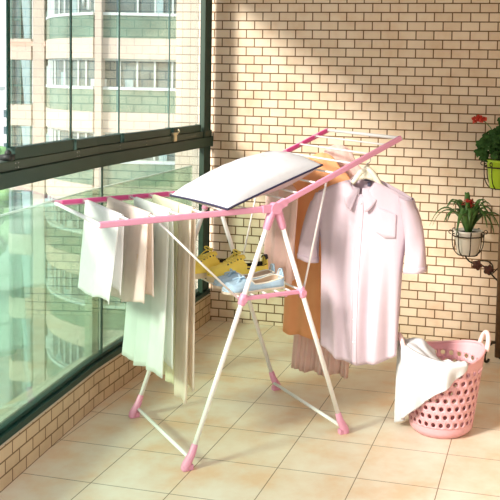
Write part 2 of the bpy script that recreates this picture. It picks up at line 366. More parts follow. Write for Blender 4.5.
# ------------------------------------------------------------------ drying rack
UX, UY = .695, .719; TH = atan2(UY, UX); RC = Vector((.715, -1.471, 0))
RM = Matrix.Translation(RC) @ Matrix.Rotation(TH, 4, 'Z')
def rk(u, d, z): return RM @ Vector((u, d, z))
rack = empty('drying_rack', RC, TH)
tag(rack, 'white folding drying rack with pink rails spread like wings on the tiles', 'drying rack')
HZ = .957; HD = .2915
def zl(u): return HZ+.028*u if u < 0 else HZ+.437*u   # height of the wings
for sd in (-1, 1):                    # near (-) and far (+) frames
    d = sd*HD
    for sx in (-1, 1):
        a = Vector((sx*.336, d, .03)); h = Vector((sx*.012+.006, d, HZ-.01))
        leg = MB().tube([a, h], .0095, 12).build('leg', M['white_metal'], rack)
        dr = (h-a).normalized()
        f0 = a-dr*.022
        c = MB(); c.tube([f0+Vector((sx*.010, 0, -.006)), f0+Vector((sx*.004, 0, .012)), a+dr*.03, a+dr*.062, a+dr*.066], [.0165, .0175, .0145, .0125, .0105], 14)
        c.box((-.02+f0.x, d-.012, .001), (.02+f0.x, d+.012, .02))
        tag(c.build('foot_cap', M['pink'], leg, angle=50), 'pink plastic foot')
    # hinge bracket
    c = MB()
    for sx in (-1, 1):
        a = Vector((sx*.336, d, .03)); h = Vector((sx*.012+.006, d, HZ-.01)); dr = (h-a).normalized()
        c.tube([h-dr*.075, h-dr*.06, h-dr*.01, h+dr*.012], [.0135, .0155, .017, .015], 12)
    c.tube([(.006, d-.018, HZ), (.006, d+.018, HZ)], .022, 16)
    c.beam((-.05, d, zl(-.05)), (.006, d, HZ), .026, .028); c.beam((.006, d, HZ), (.05, d, zl(.05)), .026, .028)
    tag(c.build('hinge_bracket', M['pink'], rack, angle=50), 'pink hinge bracket')
    # wing rails
    for (u0, u1) in ((-.676, -.01), (.02, .600)):
        c = MB(); c.beam((u0, d, zl(u0)), (u1, d, zl(u1)), .014, .023)
        rl = c.build('wing_rail', M['pink'], rack, smooth=False, bevel=.004)
        if sd > 0:
            us = [-.660, -.559, -.460, -.367, -.280, -.191, -.100] if u0 < 0 else [.06, .113, .197, .280, .363, .447, .530, .597]
            for a_, b_ in zip(us[:-1], us[1:]):
                q = MB(); m_ = .010
                q.beam((a_+m_, d-.0055, zl(a_+m_)+.003), (b_-m_, d-.0055, zl(b_-m_)+.003), .010, .0165)
                tag(q.build('rail_insert', M['hotpink'], rl, smooth=False, bevel=.002), 'deep pink insert between the bars')
    # struts
    for (p, q) in (((-.14, .618), (-.453, .926)), ((.145, .612), (.244, 1.050))):
        MB().tube([(p[0], d+sd*-.012, p[1]), (q[0], d-sd*.012, q[1])], .0042, 8).build('wing_strut', M['white_metal'], rack)
    # shelf rail and leg joints
    c = MB(); c.beam((-.128, d, .618), (.135, d, .618), .014, .016)
    c.tube([(-.02, d, .605), (-.02, d, .618)], .007, 8); c.tube([(.06, d, .605), (.06, d, .618)], .007, 8)
    srl = c.build('shelf_rail', M['pink'], rack, smooth=False, bevel=.003)
    for sx in (-1, 1):
        a = Vector((sx*.336, d, .03)); h = Vector((sx*.012+.006, d, HZ-.01)); dr = (h-a).normalized()
        m_ = a+dr*((.615-.03)/dr.z)
        q = MB().tube([m_-dr*.022, m_-dr*.016, m_+dr*.016, m_+dr*.022], [.012, .0155, .0155, .012], 12)
        q.tube([m_+Vector((0, -.018, 0)), m_+Vector((0, .018, 0))], .012, 12)
        q.build('leg_joint', M['pink'], srl, angle=50)
for sx in (-1, 1):
    MB().tube([(sx*.328, -HD+.01, .036), (sx*.328, HD-.01, .036)], .0075, 10).build('foot_bar', M['white_metal'], rack)
for u in (-.128, -.07, -.015, .04, .09, .135):
    MB().tube([(u, -HD, .620), (u, HD, .620)], .0042, 8).build('shelf_bar', M['white_metal'], rack)
RODS = [-.559, -.460, -.367, -.280, -.191, -.100, .06, .113, .197, .280, .363, .447, .530]
for u in RODS:
    MB().tube([(u, -HD, zl(u)+.002), (u, HD, zl(u)+.002)], .0042, 8).build('crossbar', M['white_metal'], rack)
for u in (-.672, .597):
    MB().tube([(u, -HD-.006, zl(u)), (u, HD+.006, zl(u))], .0075, 10).build('end_bar', M['white_metal'], rack)

# ------------------------------------------------------------------ laundry over the left wing
def drape(name, u0, d0, d1, zf, zb, m, label, seed, amp=.012, freq=26, lean=-.03, flare=(.0, .0), hemvar=.02, kid=None):
    """sheet folded over a crossbar: front panel on the -u side to height zf(t), back panel to zb."""
    zr = zl(u0)+.002; rr = .0085
    rnd = random.Random(seed); ph = rnd.random()*6
    nl = 26; npn = 30
    def fn(a, b):
        d = lerp(d0, d1, b); zbot = zf(b) if callable(zf) else zf
        if a < .52:
            v = 1-a/.52; side = -1; zz = zbot
        elif a > .60:
            v = (a-.60)/.40; side = 1; zz = zb
        else:
            q = (a-.52)/.08; ang = pi-q*pi
            return (u0+rr*cos(ang), d, zr+rr*sin(ang))
        z = lerp(zr, zz, v)+hemvar*v*sin(b*9+ph)*.4
        w = amp*(.25+.75*v)*(sin(freq*b+ph+1.2*v)+.5*sin(freq*1.9*b+ph*2))*min(1, v*5)
        uu = u0+side*(rr+.006*v)+w*(.8 if side < 0 else .5)+lean*v*(1 if side < 0 else .5)
        dd = d+(flare[0]*(1-b)+flare[1]*b)*v+.006*N3(b*5, v*4, seed)*v
        return (uu, dd, z)
    mb = MB().grid(fn, nl*2, npn)
    o = mb.build(name, m, None, solid=.0035, loc=RC, rz=TH)
    tag(o, label, 'cloth' if 'cloth' in name else 'towel', 'laundry folded over the left wing')
    return o
drape('cloth', -.559, .245, -.175, lambda t: .600+.03*t, .66, M['cloth_white'], 'white cotton cloth over the outermost bar of the left wing', 1, .008, 14, -.030, (.0, -.0))
o = drape('cloth', -.460, .272, -.205, lambda t: .565+.055*t, .64, M['cloth_cream'], 'short cream-pink cloth with a small beige tag, beside the white cloth', 2, .013, 26, -.02, (.02, -.015))
q = MB().box((-.006, -.0012, -.022), (.006, .0012, .022)); q.build('tag', M['tag'], o, smooth=False, loc=(-.488, -.150, .775), rz=.9)
drape('towel', -.367, .215, -.165, lambda t: .295+.035*t, .36, M['cloth_mint'], 'long pale mint towel with its lower corner flared towards the glass', 3, .012, 19, -.03, (.035, -.02))
drape('towel', -.280, .24, -.045, lambda t: .245+.0*t, .30, M['cloth_yellow'], 'long pale yellow-green towel behind the mint one', 4, .012, 24, -.012, (0, .0))
drape('towel', -.280, -.055, -.175, lambda t: .205, .25, M['cloth_peach'], 'long cream-peach towel, nearest the shoes', 5, .010, 13, -.004, (0, .0))

# ------------------------------------------------------------------ pillow on top
def P4(u, d, z): return rk(u, d, z)
A, B_, Cc, D = P4(-.265, .10, .972), P4(-.205, -.315, .968), P4(.262, -.215, 1.108), P4(.310, .235, 1.112)
cen = (A+B_+Cc+D)/4; nrm = (Cc-A).cross(D-B_).normalized(); nrm = nrm if nrm.z > 0 else -nrm
def pedge(s, t):
    e = .030                                            # edges pulled in between the corners
    s2 = .5+(s-.5)*(1-e*4*t*(1-t)*.9); t2 = .5+(t-.5)*(1-e*4*s*(1-s)*.9)
    return A*(1-s2)*(1-t2)+B_*(1-s2)*t2+Cc*s2*t2+D*s2*(1-t2)
def bulge(s, t):
    q = 4*s*(1-s)*4*t*(1-t); return max(q, 0)**.46
def ptop(s, t):
    p = pedge(s, t); k = bulge(s, t)
    return p-cen+nrm*(k*.084+.006*N3(s*5, t*5, 3)*k+.003*N3(s*14, t*14, 7)*k)
def pbot(s, t):
    p = pedge(s, t); q_ = 16*s*(1-s)*t*(1-t); return p-cen-nrm*(min(1, q_*3)**.5*.036*min(1, .1+s*1.5))
pil = empty('pillow', cen); tag(pil, 'plump white pillow with navy piping lying across the drying rack', 'pillow')
MB().grid(ptop, 44, 44).build('pillow_top', M['pillow'], pil)
tag(MB().grid(pbot, 30, 30).build('pillow_underside', M['pillow_under'], pil), 'underside with shade in its mauve-grey colour')
ring = [pedge(i/24, 0)-cen for i in range(24)]+[pedge(1, i/24)-cen for i in range(24)]+[pedge(1-i/24, 1)-cen for i in range(24)]+[pedge(0, 1-i/24)-cen for i in range(24)]
tag(MB().tube(ring, .0042, 8, closed=True).build('piping', M['navy'], pil), 'navy piping')

# ------------------------------------------------------------------ garments
def hanger(mb_body, mb_hook, z0=0., w=.19):
    mb_hook.tube([(0, 0, z0-.050), (0, 0, z0-.035)]+[(.016*sin(a)+0.0, 0, z0-.018-.016*cos(a)+.0) for a in [pi*.0+i*.3 for i in range(1, 13)]], .0022, 8)
    pts = [(-w, 0, z0-.200), (-w*.6, 0, z0-.158), (-w*.32, 0, z0-.120), (-w*.14, 0, z0-.074), (0, 0, z0-.052), (w*.14, 0, z0-.074), (w*.32, 0, z0-.120), (w*.6, 0, z0-.158), (w, 0, z0-.200)]
    q = [(-.058, z0-.118), (-.046, z0-.090), (-.026, z0-.066), (0, z0-.052), (.026, z0-.066), (.046, z0-.090), (.058, z0-.118), (.03, z0-.104), (0, z0-.098), (-.03, z0-.104)]
    mb_body.add([(x, -.005, z) for x, z in q]+[(x, .005, z) for x, z in q], [tuple(range(10)), tuple(range(19, 9, -1))]+[(i, i+10, (i+1) % 10+10, (i+1) % 10) for i in range(10)])
    mb_body.tube(pts, [.006, .009, .011, .013, .013, .013, .011, .009, .006], 10)

def shell(hw, ztop, zbot, thick, wr=.008, nx=36, nz=34, seed=1, tap=None, gap=None):
    """closed garment body: front (y<0) and back sheets joined at the sides."""
    def surf(side):
        def fn(a, v):
            s = -1+2*a
            w = hw(v); z = lerp(ztop(s, side), zbot(s), v)
            y = side*thick*(.35+.65*sin(pi*min(1, .12+v*.8)))*sqrt(max(0, 1-s*s))
            y += wr*1.4*(.2+v)*N3(s*4.5+seed, v*1.6, side+seed)*1.6*(1-s**6)
            y += wr*.9*(.1+v)*sin(s*11+seed+v*1.5)*(1-s**4)
            return (s*w, y, z)
        return fn
    return surf

# -- shirt
SA = radians(-11)
hk = rk(.435, -.283, 1.150)
shirt = empty('shirt', hk-Vector((0, 0, .84)), SA)
tag(shirt, 'pale lilac-pink short-sleeved shirt on a hanger from the right wing of the rack', 'shirt', 'shirts and dresses under the right wing')
Z0 = .84                                  # hook height in the shirt's own frame
def sz(z): return z-1.150+Z0              # world height -> local
XO = -.010
def s_top(s, side):
    a = abs(s)
    zc = sz(1.046)
    if a < .28: return (zc-.055*(1-(a/.28)**2) if side < 0 else zc+.008*(1-(a/.28)**2))
    return zc-.062*((a-.28)/.72)**1.15-.012*(a > .97)
def s_bot(s): return sz(.335)-.035*cos(s*pi*.5)**1.0*1.0+.018*abs(s)**3-.02
def s_hw(v): return lerp(.212, .182, sm(v*2.2)) if v < .45 else lerp(.182, .172, (v-.45)/.55)
sf = shell(s_hw, s_top, s_bot, .055, .008, seed=3)
body = MB()
for side in (-1, 1):
    f = sf(side); body.grid(lambda a, v, f=f: (f(a, v)[0]+XO-.012*v, f(a, v)[1], f(a, v)[2]), 52, 44)
body.build('shirt_body', M['shirt'], shirt, solid=.002)
for sx in (-1, 1):                        # sleeves
    sl = MB()
    top = Vector((XO+sx*.185, 0, sz(.987))); end_ = Vector((XO+sx*(.235 if sx > 0 else .246), -.012, sz(.690)))
    def slf(a, v, sx=sx, top=top, end_=end_):
        an = 2*pi*a
        c = top.lerp(end_, v)
        c.x += sx*.016*sin(pi*v)
        wd = lerp(.030, .043, sm(v*1.4)); th = lerp(.045, .030, v)
        x = c.x+wd*cos(an)*(1+.06*sin(v*7)); y = c.y+th*sin(an)+.006*sin(an*3+v*8)*v
        z = c.z+wd*cos(an)*sx*(-.25 if v < .15 else .16)+ (.0 if v > .1 else 0)
        return (x, y, z)
    sl.grid(slf, 22, 18)
    s_ob = sl.build('sleeve', M['shirt'], shirt, solid=.002)
    cf = MB(); cf.grid(lambda a, v: tuple(Vector(slf(a, .93+.075*v))+Vector((.0018*cos(2*pi*a), .0018*sin(2*pi*a), 0))), 22, 2); cf.build('sleeve_hem', M['shirt'], s_ob, solid=.003)
# collar
cl = MB()
def band2(a, v):                          # stand, open at the front (y<0)
    an = -pi*.5+.10+a*(2*pi-.20); r = lerp(.070, .060, v)
    return (XO+r*cos(an), .004+r*.60*sin(an), sz(1.014)+.032*v+.030*sin(an))
cl.grid(band2, 36, 4)
cl.build('collar_stand', M['shirt_in'], shirt, solid=.0025)
cl = MB()
def fall(a, v):                           # folded-over collar, ending in two points at the front
    an = -pi*.5+.10+a*(2*pi-.20)
    k = max(0., -sin(an))
    r0 = .060; r = lerp(r0, .086+.006*k, v)
    front = k**3
    x = r*cos(an); y = .60*r*sin(an)-.012*front*v
    z = sz(1.046)+.030*sin(an)-v*(.036+.058*front)
    x += v*front*.022*(1 if cos(an) > 0 else -1)
    return (XO+x, .004+y, z)
cl.grid(fall, 48, 6)
cl.build('collar', M['shirt'], shirt, solid=.003)
# placket, buttons, pocket, neck label
def front(xl, v, off):
    p = sf(-1)((xl/s_hw(v)+1)/2, v); return Vector((p[0]+XO-.012*v, p[1]-off, p[2]))
pk = MB().grid(lambda a, v: tuple(front(.004+(a-.5)*.030, lerp(.02, .995, v), .0018)), 4, 44)
plk = pk.build('placket', M['shirt'], shirt, solid=.002)
for i in range(7):
    p = front(.004, .05+.135*i, .0040)
    c = MB().tube([p+Vector((0, .003, 0)), p+Vector((0, -.0012, 0))], .0055, 12); c.build('button', M['button'], plk)
pc = MB().grid(lambda a, v: tuple(front(.078+.082*a, .125+.135*v+(.018*(1-abs(2*a-1)) if v > .9 else 0), .0035)), 12, 10)
pc.build('pocket', M['shirt'], shirt, solid=.002)
nl_ = MB().box((XO-.012, .026, sz(1.040)), (XO+.034, .029, sz(1.053))); nlo = nl_.build('neck_label', M['necklabel'], shirt, smooth=False)
nl_ = MB().box((XO+.004, .0255, sz(1.018)), (XO+.018, .028, sz(1.036))); nl_.build('size_label', M['necklabel'], nlo, smooth=False)
hb, hh = MB(), MB(); hanger(hb, hh)
ho = empty('clothes_hanger', hk, SA); tag(ho, 'cream hanger holding the lilac-pink shirt', 'hanger')
hb.build('hanger_arm', M['hanger'], ho); tag(hh.build('hook', M['steel'], ho), 'steel hook')

def garment(name, u, d, zt, zb, wt, wb, m, label, cat, ang, seed, pleat=0., amp=.014, shift=0., sleeves=False):
    """dress or blouse folded over / hung at a crossbar: two sheets joined at their sides"""
    p = rk(u, d, 0); o = empty(name, p+Vector((0, 0, zb)), ang)
    H = zt-zb
    mb = MB()
    for side in (-1, 1):
        def fn(a, v, side=side):
            s = -1+2*a
            sl = sm(v/.12)
            w = lerp(wt*lerp(.45, 1, sl), wb, v)
            z = H*(1-v)-(.03*abs(s)**2*(1-v))
            y = side*(.006+.022*v)*sqrt(max(0, 1-s*s))+amp*(.2+.8*v)*(sin(s*7+seed+v)+.5*sin(s*15+2*seed))
            if pleat: y += pleat*sin(s*38)*v
            return (s*w+shift*v, y, z+.006*sin(s*9+seed)*v)
        mb.grid(fn, 60, 26)
    mb.build('garment_body', m, o, solid=.002)
    if sleeves:
        for sx in (-1, 1):
            q = MB(); t0 = Vector((sx*wt*.8, 0, H-.05)); t1 = Vector((sx*(wt+.05), 0, H-.30))
            def f2(a, v, t0=t0, t1=t1):
                c = t0.lerp(t1, v); r = lerp(.035, .048, v); return (c.x+r*cos(2*pi*a), c.y+.6*r*sin(2*pi*a), c.z+.12*r*cos(2*pi*a))
            q.grid(f2, 18, 10); q.build('sleeve', m, o, solid=.002)
    tag(o, label, cat, 'shirts and dresses under the right wing')
    return o
garment('dress', .530, .09, 1.165, .105, .15, .150, M['palepink'], 'long pale pink dress with a pleated hem, hanging lowest behind the orange one', 'dress', SA, 2, .007, .012, -.075)
garment('dress', .447, .09, 1.130, .290, .15, .172, M['orange'], 'orange cotton dress half hidden behind the lilac-pink shirt', 'dress', SA, 5, 0, .010, -.01)
garment('blouse', .235, .075, 1.055, .590, .150, .115, M['palepink'], 'pale pink blouse left of the orange dress, under the pillow', 'blouse', TH+pi/2, 1, 0, .012, .0)

# ------------------------------------------------------------------ shoes on the shelf
def shoe(name, Ln, wd, m_up, m_sole, m_lin, collar, toeh, open0, heel=.0, kind='sneaker'):
    """toe at -x, heel at +x, sole on z = 0, local frame"""
    o = empty(name, (0, 0, 0)); sole_h = .022 if kind == 'sneaker' else .009
    def outline(t):                        # half width along the shoe, t 0 (toe) .. 1 (heel)
        toe = (1-(1-min(1, t/.22))**2.2)**.5 if t < .22 else 1
        he = (1-(max(0, (t-.86))/.14)**2.4)**.5 if t > .86 else 1
        waist = 1-.20*exp(-((t-.62)/.2)**2)-.10*sm((t-.5)/.5)
        return wd*.5*toe*he*waist
    def X(t): return (t-.5)*Ln
    sl = MB(); n = 40
    ts = [i/n for i in range(n+1)]
    def slf(a, v):
        # closed band around outline
        q = a*2
        t = q if q <= 1 else 2-q; sgn = -1 if q <= 1 else 1
        k = 1.07 if .15 < v < .85 else 1.03
        return (X(t)*1.02, sgn*max(outline(t), .0006)*k, sole_h*v)
    sl.grid(slf, 80, 4)
    for z in (0, sole_h):
        vs = [(X(t)*1.02, -outline(t)*1.03, z) for t in ts]+[(X(t)*1.02, outline(t)*1.03, z) for t in ts]
        sl.add(vs, [(i, i+1, n+1+i+1, n+1+i) for i in range(n)])
    sl.build('sole', m_sole, o, angle=40)
    def hgt(t):
        base = lerp(.0, toeh, sm(t/.10))
        if kind == 'sneaker':
            return base+(collar-toeh)*sm((t-.12)/.40)*(1-.22*sm((t-.55)/.2)*(1-sm((t-.85)/.12)))
        return base+(collar-toeh)*(sm((t-.12)/.25)*.42+.58*sm((t-.62)/.34)-.10*exp(-((t-.58)/.14)**2))
    def upf(a, v, inset=0.):
        t = a; w = max(outline(t)-inset, .0003); h = max(hgt(t)-inset*.5, 0)
        an = pi*v; c_ = cos(an); s_ = sin(an)
        p = .62
        yy = -(abs(c_)**p)*(1 if c_ > 0 else -1)*w*(1-.38*(h/collar)*abs(s_)**2*(.5+.5*t))
        zz = sole_h+h*(abs(s_)**(.72))
        return (X(t), yy, zz)
    def hole(a, v): return a > open0 and a < .965 and abs(v-.5) < .35*sm((a-open0)/.12)+.02
    MB().grid(upf, 48, 32, hole).build('upper', m_up, o, solid=.004)
    ln = MB(); ln.grid(lambda a, v: upf(lerp(open0-.12, .985, a), v, .004), 36, 28, lambda a, v: hole(lerp(open0-.12, .985, a), v))
    vs = [(X(t), -outline(t)*.85, sole_h+.006) for t in ts]+[(X(t), outline(t)*.85, sole_h+.006) for t in ts]
    ln.add(vs, [(i, i+1, n+1+i+1, n+1+i) for i in range(n)])
    ln.build('lining', m_lin, o)
    return o, upf, X, hgt, outline, sole_h

def sneaker():
    o, upf, X, hgt, outl, sh = shoe('sneaker', .262, .098, M['yellow'], M['yellow_sole'], M['black_lining'], .066, .032, .50)
    tg = MB().grid(lambda a, v: (X(lerp(.30, .60, a)), (v-.5)*.050*(1-.2*a), sh+hgt(lerp(.30, .60, a))*(.96+.16*a)-.010*abs(2*v-1)**2), 10, 8)
    tg.build('tongue', M['yellow'], o, solid=.006)
    lc = MB(); ey = []
    for i in range(5):
        t = .30+.055*i
        L_ = Vector(upf(t, .34)); R_ = Vector(upf(t, .66)); t2 = t+.045
        R2 = Vector(upf(t2, .66)); up_ = Vector((0, 0, .012))
        lc.tube(bez(L_, L_+up_, R2+up_, R2, 8), .0030, 6); lc.tube(bez(R_, R_+up_, Vector(upf(t2, .34))+up_, Vector(upf(t2, .34)), 8), .0030, 6)
        for p in (L_, R_): ey.append(p+Vector((0, 0, .001)))
    top = Vector((X(.54), 0, sh+hgt(.54)+.014))
    for sy in (-1, 1):
        lc.tube(bez(top, top+Vector((-.01, sy*.03, .025)), top+Vector((-.035, sy*.045, .01)), top+Vector((-.01, sy*.006, 0)), 12), .003, 6)
        lc.tube(bez(top, top+Vector((-.02, sy*.02, .01)), top+Vector((-.03, sy*.03, -.02)), top+Vector((-.05, sy*.034, -.03)), 8), .003, 6)
    lo = lc.build('laces', M['lace'], o); [tag(MB().ball(p, .0045, 8, 5).build('eyelet', M['eyelet'], lo), 'dark eyelet') for p in ey]
    st = MB().grid(lambda a, v: tuple(Vector(upf(lerp(.60, .72, a), lerp(.07, .10, v)))+Vector((0, -.0035, 0))), 6, 2)
    st.build('side_logo', M['eyelet'], o, solid=.002)
    bk = MB().grid(lambda a, v: tuple(Vector(upf(lerp(.93, .99, a), lerp(.25, .75, v)))*1.0+Vector((.003, 0, .002))), 4, 12); bk.build('heel_patch', M['black_lining'], o, solid=.003)
    return o
def loafer():
    o, upf, X, hgt, outl, sh = shoe('loafer', .262, .090, M['blue'], M['blue_sole'], M['insole'], .062, .028, .34, kind='loafer')
    pts = []
    def hb(t): return 0.5-(.35*sm((t-.34)/.12)+.02)
    ts = [.345+.62*i/24 for i in range(25)]
    ringp = [Vector(upf(t, hb(t)))+Vector((0, 0, .001)) for t in ts]+[Vector(upf(t, 1-hb(t)))+Vector((0, 0, .001)) for t in reversed(ts)]
    tag(MB().tube(ringp, .0030, 6, closed=True).build('collar_trim', M['blue_trim'], o), 'cream trim round the opening')
    bw = MB(); c = Vector((X(.30), 0, sh+hgt(.30)+.002))
    for sy in (-1, 1):
        bw.tube(bez(c, c+Vector((-.012, sy*.02, .018)), c+Vector((.012, sy*.035, .012)), c, 10), .0035, 6)
        bw.tube(bez(c, c+Vector((-.01, sy*.01, .006)), c+Vector((-.02, sy*.02, .0)), c+Vector((-.026, sy*.022, -.006)), 6), .003, 6)
    bw.ball(c, .006, 8, 6)
    bw.build('bow', M['blue'], o)
    sm_ = MB().tube([Vector(upf(lerp(.06, .36, .5-.5*cos(pi*i/16)), .5+.30*sin(pi*(i/16-.5))))+Vector((0, 0, .001)) for i in range(17)], .0022, 6)
    sm_.build('toe_seam', M['blue'], o)
    return o
SHZ = .6245
def place(o, u, d, rz, z=SHZ): o.location = rk(u, d, z); o.rotation_euler = (0, 0, TH+rz)
s1 = sneaker(); place(s1, -.005, .005, radians(-4))
tag(s1, 'yellow lace-up sneaker next to the blue shoes, nearer of the yellow pair', 'shoe', 'yellow sneakers on the rack shelf')
s2 = copy_tree(s1); place(s2, -.080, .120, radians(3))
tag(s2, 'yellow lace-up sneaker farther back, its toe closest to the window', 'shoe', 'yellow sneakers on the rack shelf')
l1 = loafer(); place(l1, -.038, -.205, radians(2))
tag(l1, 'pale blue slip-on shoe with cream trim at the front edge of the shelf', 'shoe', 'blue slip-on shoes on the rack shelf')
l2 = copy_tree(l1); place(l2, -.026, -.103, radians(-3))
tag(l2, 'pale blue slip-on shoe between its mate and the yellow sneakers', 'shoe', 'blue slip-on shoes on the rack shelf')

# ------------------------------------------------------------------ laundry basket
BC = Vector((1.546, -1.262, 0)); HA = radians(22)
def b_rim(th): return .318+.036*cos(th-HA)**2
def b_r(z): return .128+.128*z
bk = empty('laundry_basket', BC); tag(bk, 'round rose-pink plastic laundry basket with punched holes, on the tiles by the wall', 'laundry basket')
NC, NR = 28, 7
mb = MB()
zrows = [.048+.0355*i for i in range(NR+1)]
def bp(th, z): r = b_r(z); return Vector((r*cos(th), r*sin(th), z))
def zmap(th, z):                            # stretch the top part to the saddle rim
    return z
for i in range(NC):
    for j in range(NR):
        th0 = 2*pi*(i+(j % 2)*.5)/NC; th1 = th0+2*pi/NC; z0, z1 = zrows[j], zrows[j+1]
        K = 16; outer = []; inner = []
        for k in range(K):
            a = 2*pi*k/K; cx, cz = cos(a), sin(a); m_ = max(abs(cx), abs(cz))
            outer.append(bp(lerp(th0, th1, .5+.5*cx/m_), lerp(z0, z1, .5+.5*cz/m_)))
            inner.append(bp(lerp(th0, th1, .5+.28*cx), lerp(z0, z1, .5+.28*cz)))
        mb.add(outer+inner, [(k, (k+1) % K, K+(k+1) % K, K+k) for k in range(K)])
zt = zrows[-1]
mb.grid(lambda a, v: tuple(bp(2*pi*a, lerp(zt, b_rim(2*pi*a), v))), 56, 3)
mb.grid(lambda a, v: tuple(Vector((lerp(.112, b_r(lerp(0, .048, v)), sm(v*2.5))*cos(2*pi*a), lerp(.112, b_r(lerp(0, .048, v)), sm(v*2.5))*sin(2*pi*a), .048*v+.004))), 56, 5)
mb.lathe([(.0005, .005), (.112, .004)], 56)
mb.build('basket_body', M['basket'], bk, solid=.004, weld=.0008)
MB().tube([bp(2*pi*i/72, b_rim(2*pi*i/72)) for i in range(72)], .0055, 8, closed=True).build('rim', M['basket'], bk)
for k in (0, 1):
    ha = HA+pi*k; z = b_rim(ha)
    def hp(x, zz, out=0.): 
        r = b_r(z)+out; return Vector((r*cos(ha)-x*sin(ha), r*sin(ha)+x*cos(ha), zz))
    pts = bez(hp(-.048, z-.012), hp(-.045, z+.075, .02), hp(.045, z+.075, .02), hp(.048, z-.012), 18)
    c = MB(); c.tube(pts, [.010]*19, 10)
    tag(c.build('handle', M['handle'], bk), 'pale pink loop handle')

# white towel hanging over the basket's rim
def rimz(th): return b_rim(th)+.008
T0, T1 = radians(172), radians(308)
def tw(a, v):
    th = lerp(T0, T1, a); f = a
    zh = lerp(.012, .312, (max(0, f-.14)/.86)**1.1)
    if f < .12: zh += .05*(1-f/.12)
    zr = rimz(th); ro = b_r(.33)+.018
    fold = .014*sin(th*8+1)+.008*sin(th*17)
    if v < .42:                              # inside, heaped up over the rim
        q = v/.42; r = lerp(.025, b_r(.33)-.006, q)
        z = zr+.002-.035*(1-q)**1.3+.034*sin(pi*q)*(.5+.5*sin(a*5+.6))
        z += .012*N3(a*5, q*4, 1.3)
        return (r*cos(th)-.01, r*sin(th)-.005, z)
    if v < .50:
        q = (v-.42)/.08; an = pi*(1-q)
        rc = b_r(.33)+.006; rr = .013
        return ((rc+rr*cos(an))*cos(th), (rc+rr*cos(an))*sin(th), zr+rr*sin(an))
    q = (v-.5)/.5
    r = ro+fold*q-.010*q
    return (r*cos(th)+.006*q*cos(th), r*sin(th), lerp(zr, zh, q)+.006*sin(a*12)*q)
tag(MB().grid(tw, 56, 60).build('towel', M['towel_white'], None, solid=.007, loc=BC), 'white terry towel hanging out of the pink laundry basket', 'towel')

# ------------------------------------------------------------------ plant stand and plants
PS = Vector((1.730, -.30, 0))
stand = empty('plant_stand', PS); tag(stand, 'dark wrought-iron plant stand with rose scrolls against the tiled wall', 'plant stand')
MB().tube([(0, 0, .03), (0, 0, 1.25)], .020, 10).build('post', M['post'], stand)
for a in (205, 325, 85):
    r_ = radians(a); dx, dy = cos(r_), sin(r_)
    pts = bez((0, 0, .10), (dx*.03, dy*.03, .12), (dx*.07, dy*.07, .10), (dx*.075, dy*.075, .035), 8)+bez((dx*.075, dy*.075, .035), (dx*.078, dy*.078, .0), (dx*.055, dy*.055, .0), (dx*.052, dy*.052, .022), 8)[1:]
    MB().tube([(x, y, max(z, .008)) for x, y, z in pts], .0075, 8).build('foot', M['iron'], stand)
def holder(cx, cy, ztop, r, h):
    c = MB()
    c.tube([(cx+r*cos(2*pi*i/32), cy+r*sin(2*pi*i/32), ztop) for i in range(32)], .0036, 7, closed=True)
    c.tube([(cx+r*.62*cos(2*pi*i/24), cy+r*.62*sin(2*pi*i/24), ztop-h) for i in range(24)], .0036, 7, closed=True)
    for i in range(8):
        a = 2*pi*i/8+.25; dx, dy = cos(a), sin(a)
        c.tube(bez((cx+dx*r, cy+dy*r, ztop+.018), (cx+dx*r*1.05, cy+dy*r*1.05, ztop-h*.5), (cx+dx*r*.95, cy+dy*r*.95, ztop-h*.85), (cx+dx*r*.55, cy+dy*r*.55, ztop-h-.004), 10), .0030, 6)
        c.tube([(cx+dx*(r+.010)+dx*.010*cos(q), cy+dy*(r+.010)+dy*.010*cos(q), ztop+.018+.010*sin(q)) for q in [pi-i2*.5 for i2 in range(11)]], .0026, 6)
    c.tube([(cx-r*.55, cy, ztop-h-.002), (cx+r*.55, cy, ztop-h-.002)], .003, 6); c.tube([(cx, cy-r*.55, ztop-h-.002), (cx, cy+r*.55, ztop-h-.002)], .003, 6)
    return c.build('pot_holder', M['iron'], stand)
W_ = Vector((1.545, -.20, 0))-PS; G_ = Vector((1.712, -.20, 0))-PS
holder(W_.x, W_.y, .645, .084, .103); holder(G_.x, G_.y, 1.020, .094, .113)
def rosette(c, n=3):
    mb = MB(); c = Vector(c)
    for k in range(n):
        R_ = .009+.0075*k
        for j in range(5):
            a = 2*pi*j/5+k*.6
            p = c+Vector((cos(a)*R_*.7, -.012+.004*k, sin(a)*R_*.7))
            mb.ball(p, .0085+.002*k, 7, 5, (1, .45, 1))
    return mb
a1 = bez((W_.x-.01, W_.y, .530), (W_.x+.02, W_.y-.01, .470), (-.09, W_.y+.02, .510), (-.055, .06, .455), 12)
a2 = bez((-.055, .06, .455), (-.03, .05, .43), (-.02, .02, .43), (0, 0, .425), 6)
arm = MB().tube(a1+a2[1:], .0045, 7)
arm.tube(bez((W_.x+.03, W_.y, .505), (-.10, .08, .52), (-.05, .07, .53), (-.045, .05, .485), 10), .0035, 6)
arm.tube(bez((-.05, .05, .455), (-.01, .05, .50), (.0, .02, .52), (0, 0, .50), 10), .0035, 6)
ao = arm.build('scroll_arm', M['iron'], stand)
rosette((W_.x+.055, W_.y-.02, .492)).build('rose', M['rose'], ao); rosette((W_.x+.115, W_.y-.02, .470)).build('rose', M['rose'], ao)
arm = MB().tube(bez((G_.x, G_.y, .905), (G_.x+.03, G_.y-.04, .85), (.02, .02, .86), (0, 0, .84), 12), .0045, 7); arm.build('scroll_arm', M['iron'], stand)

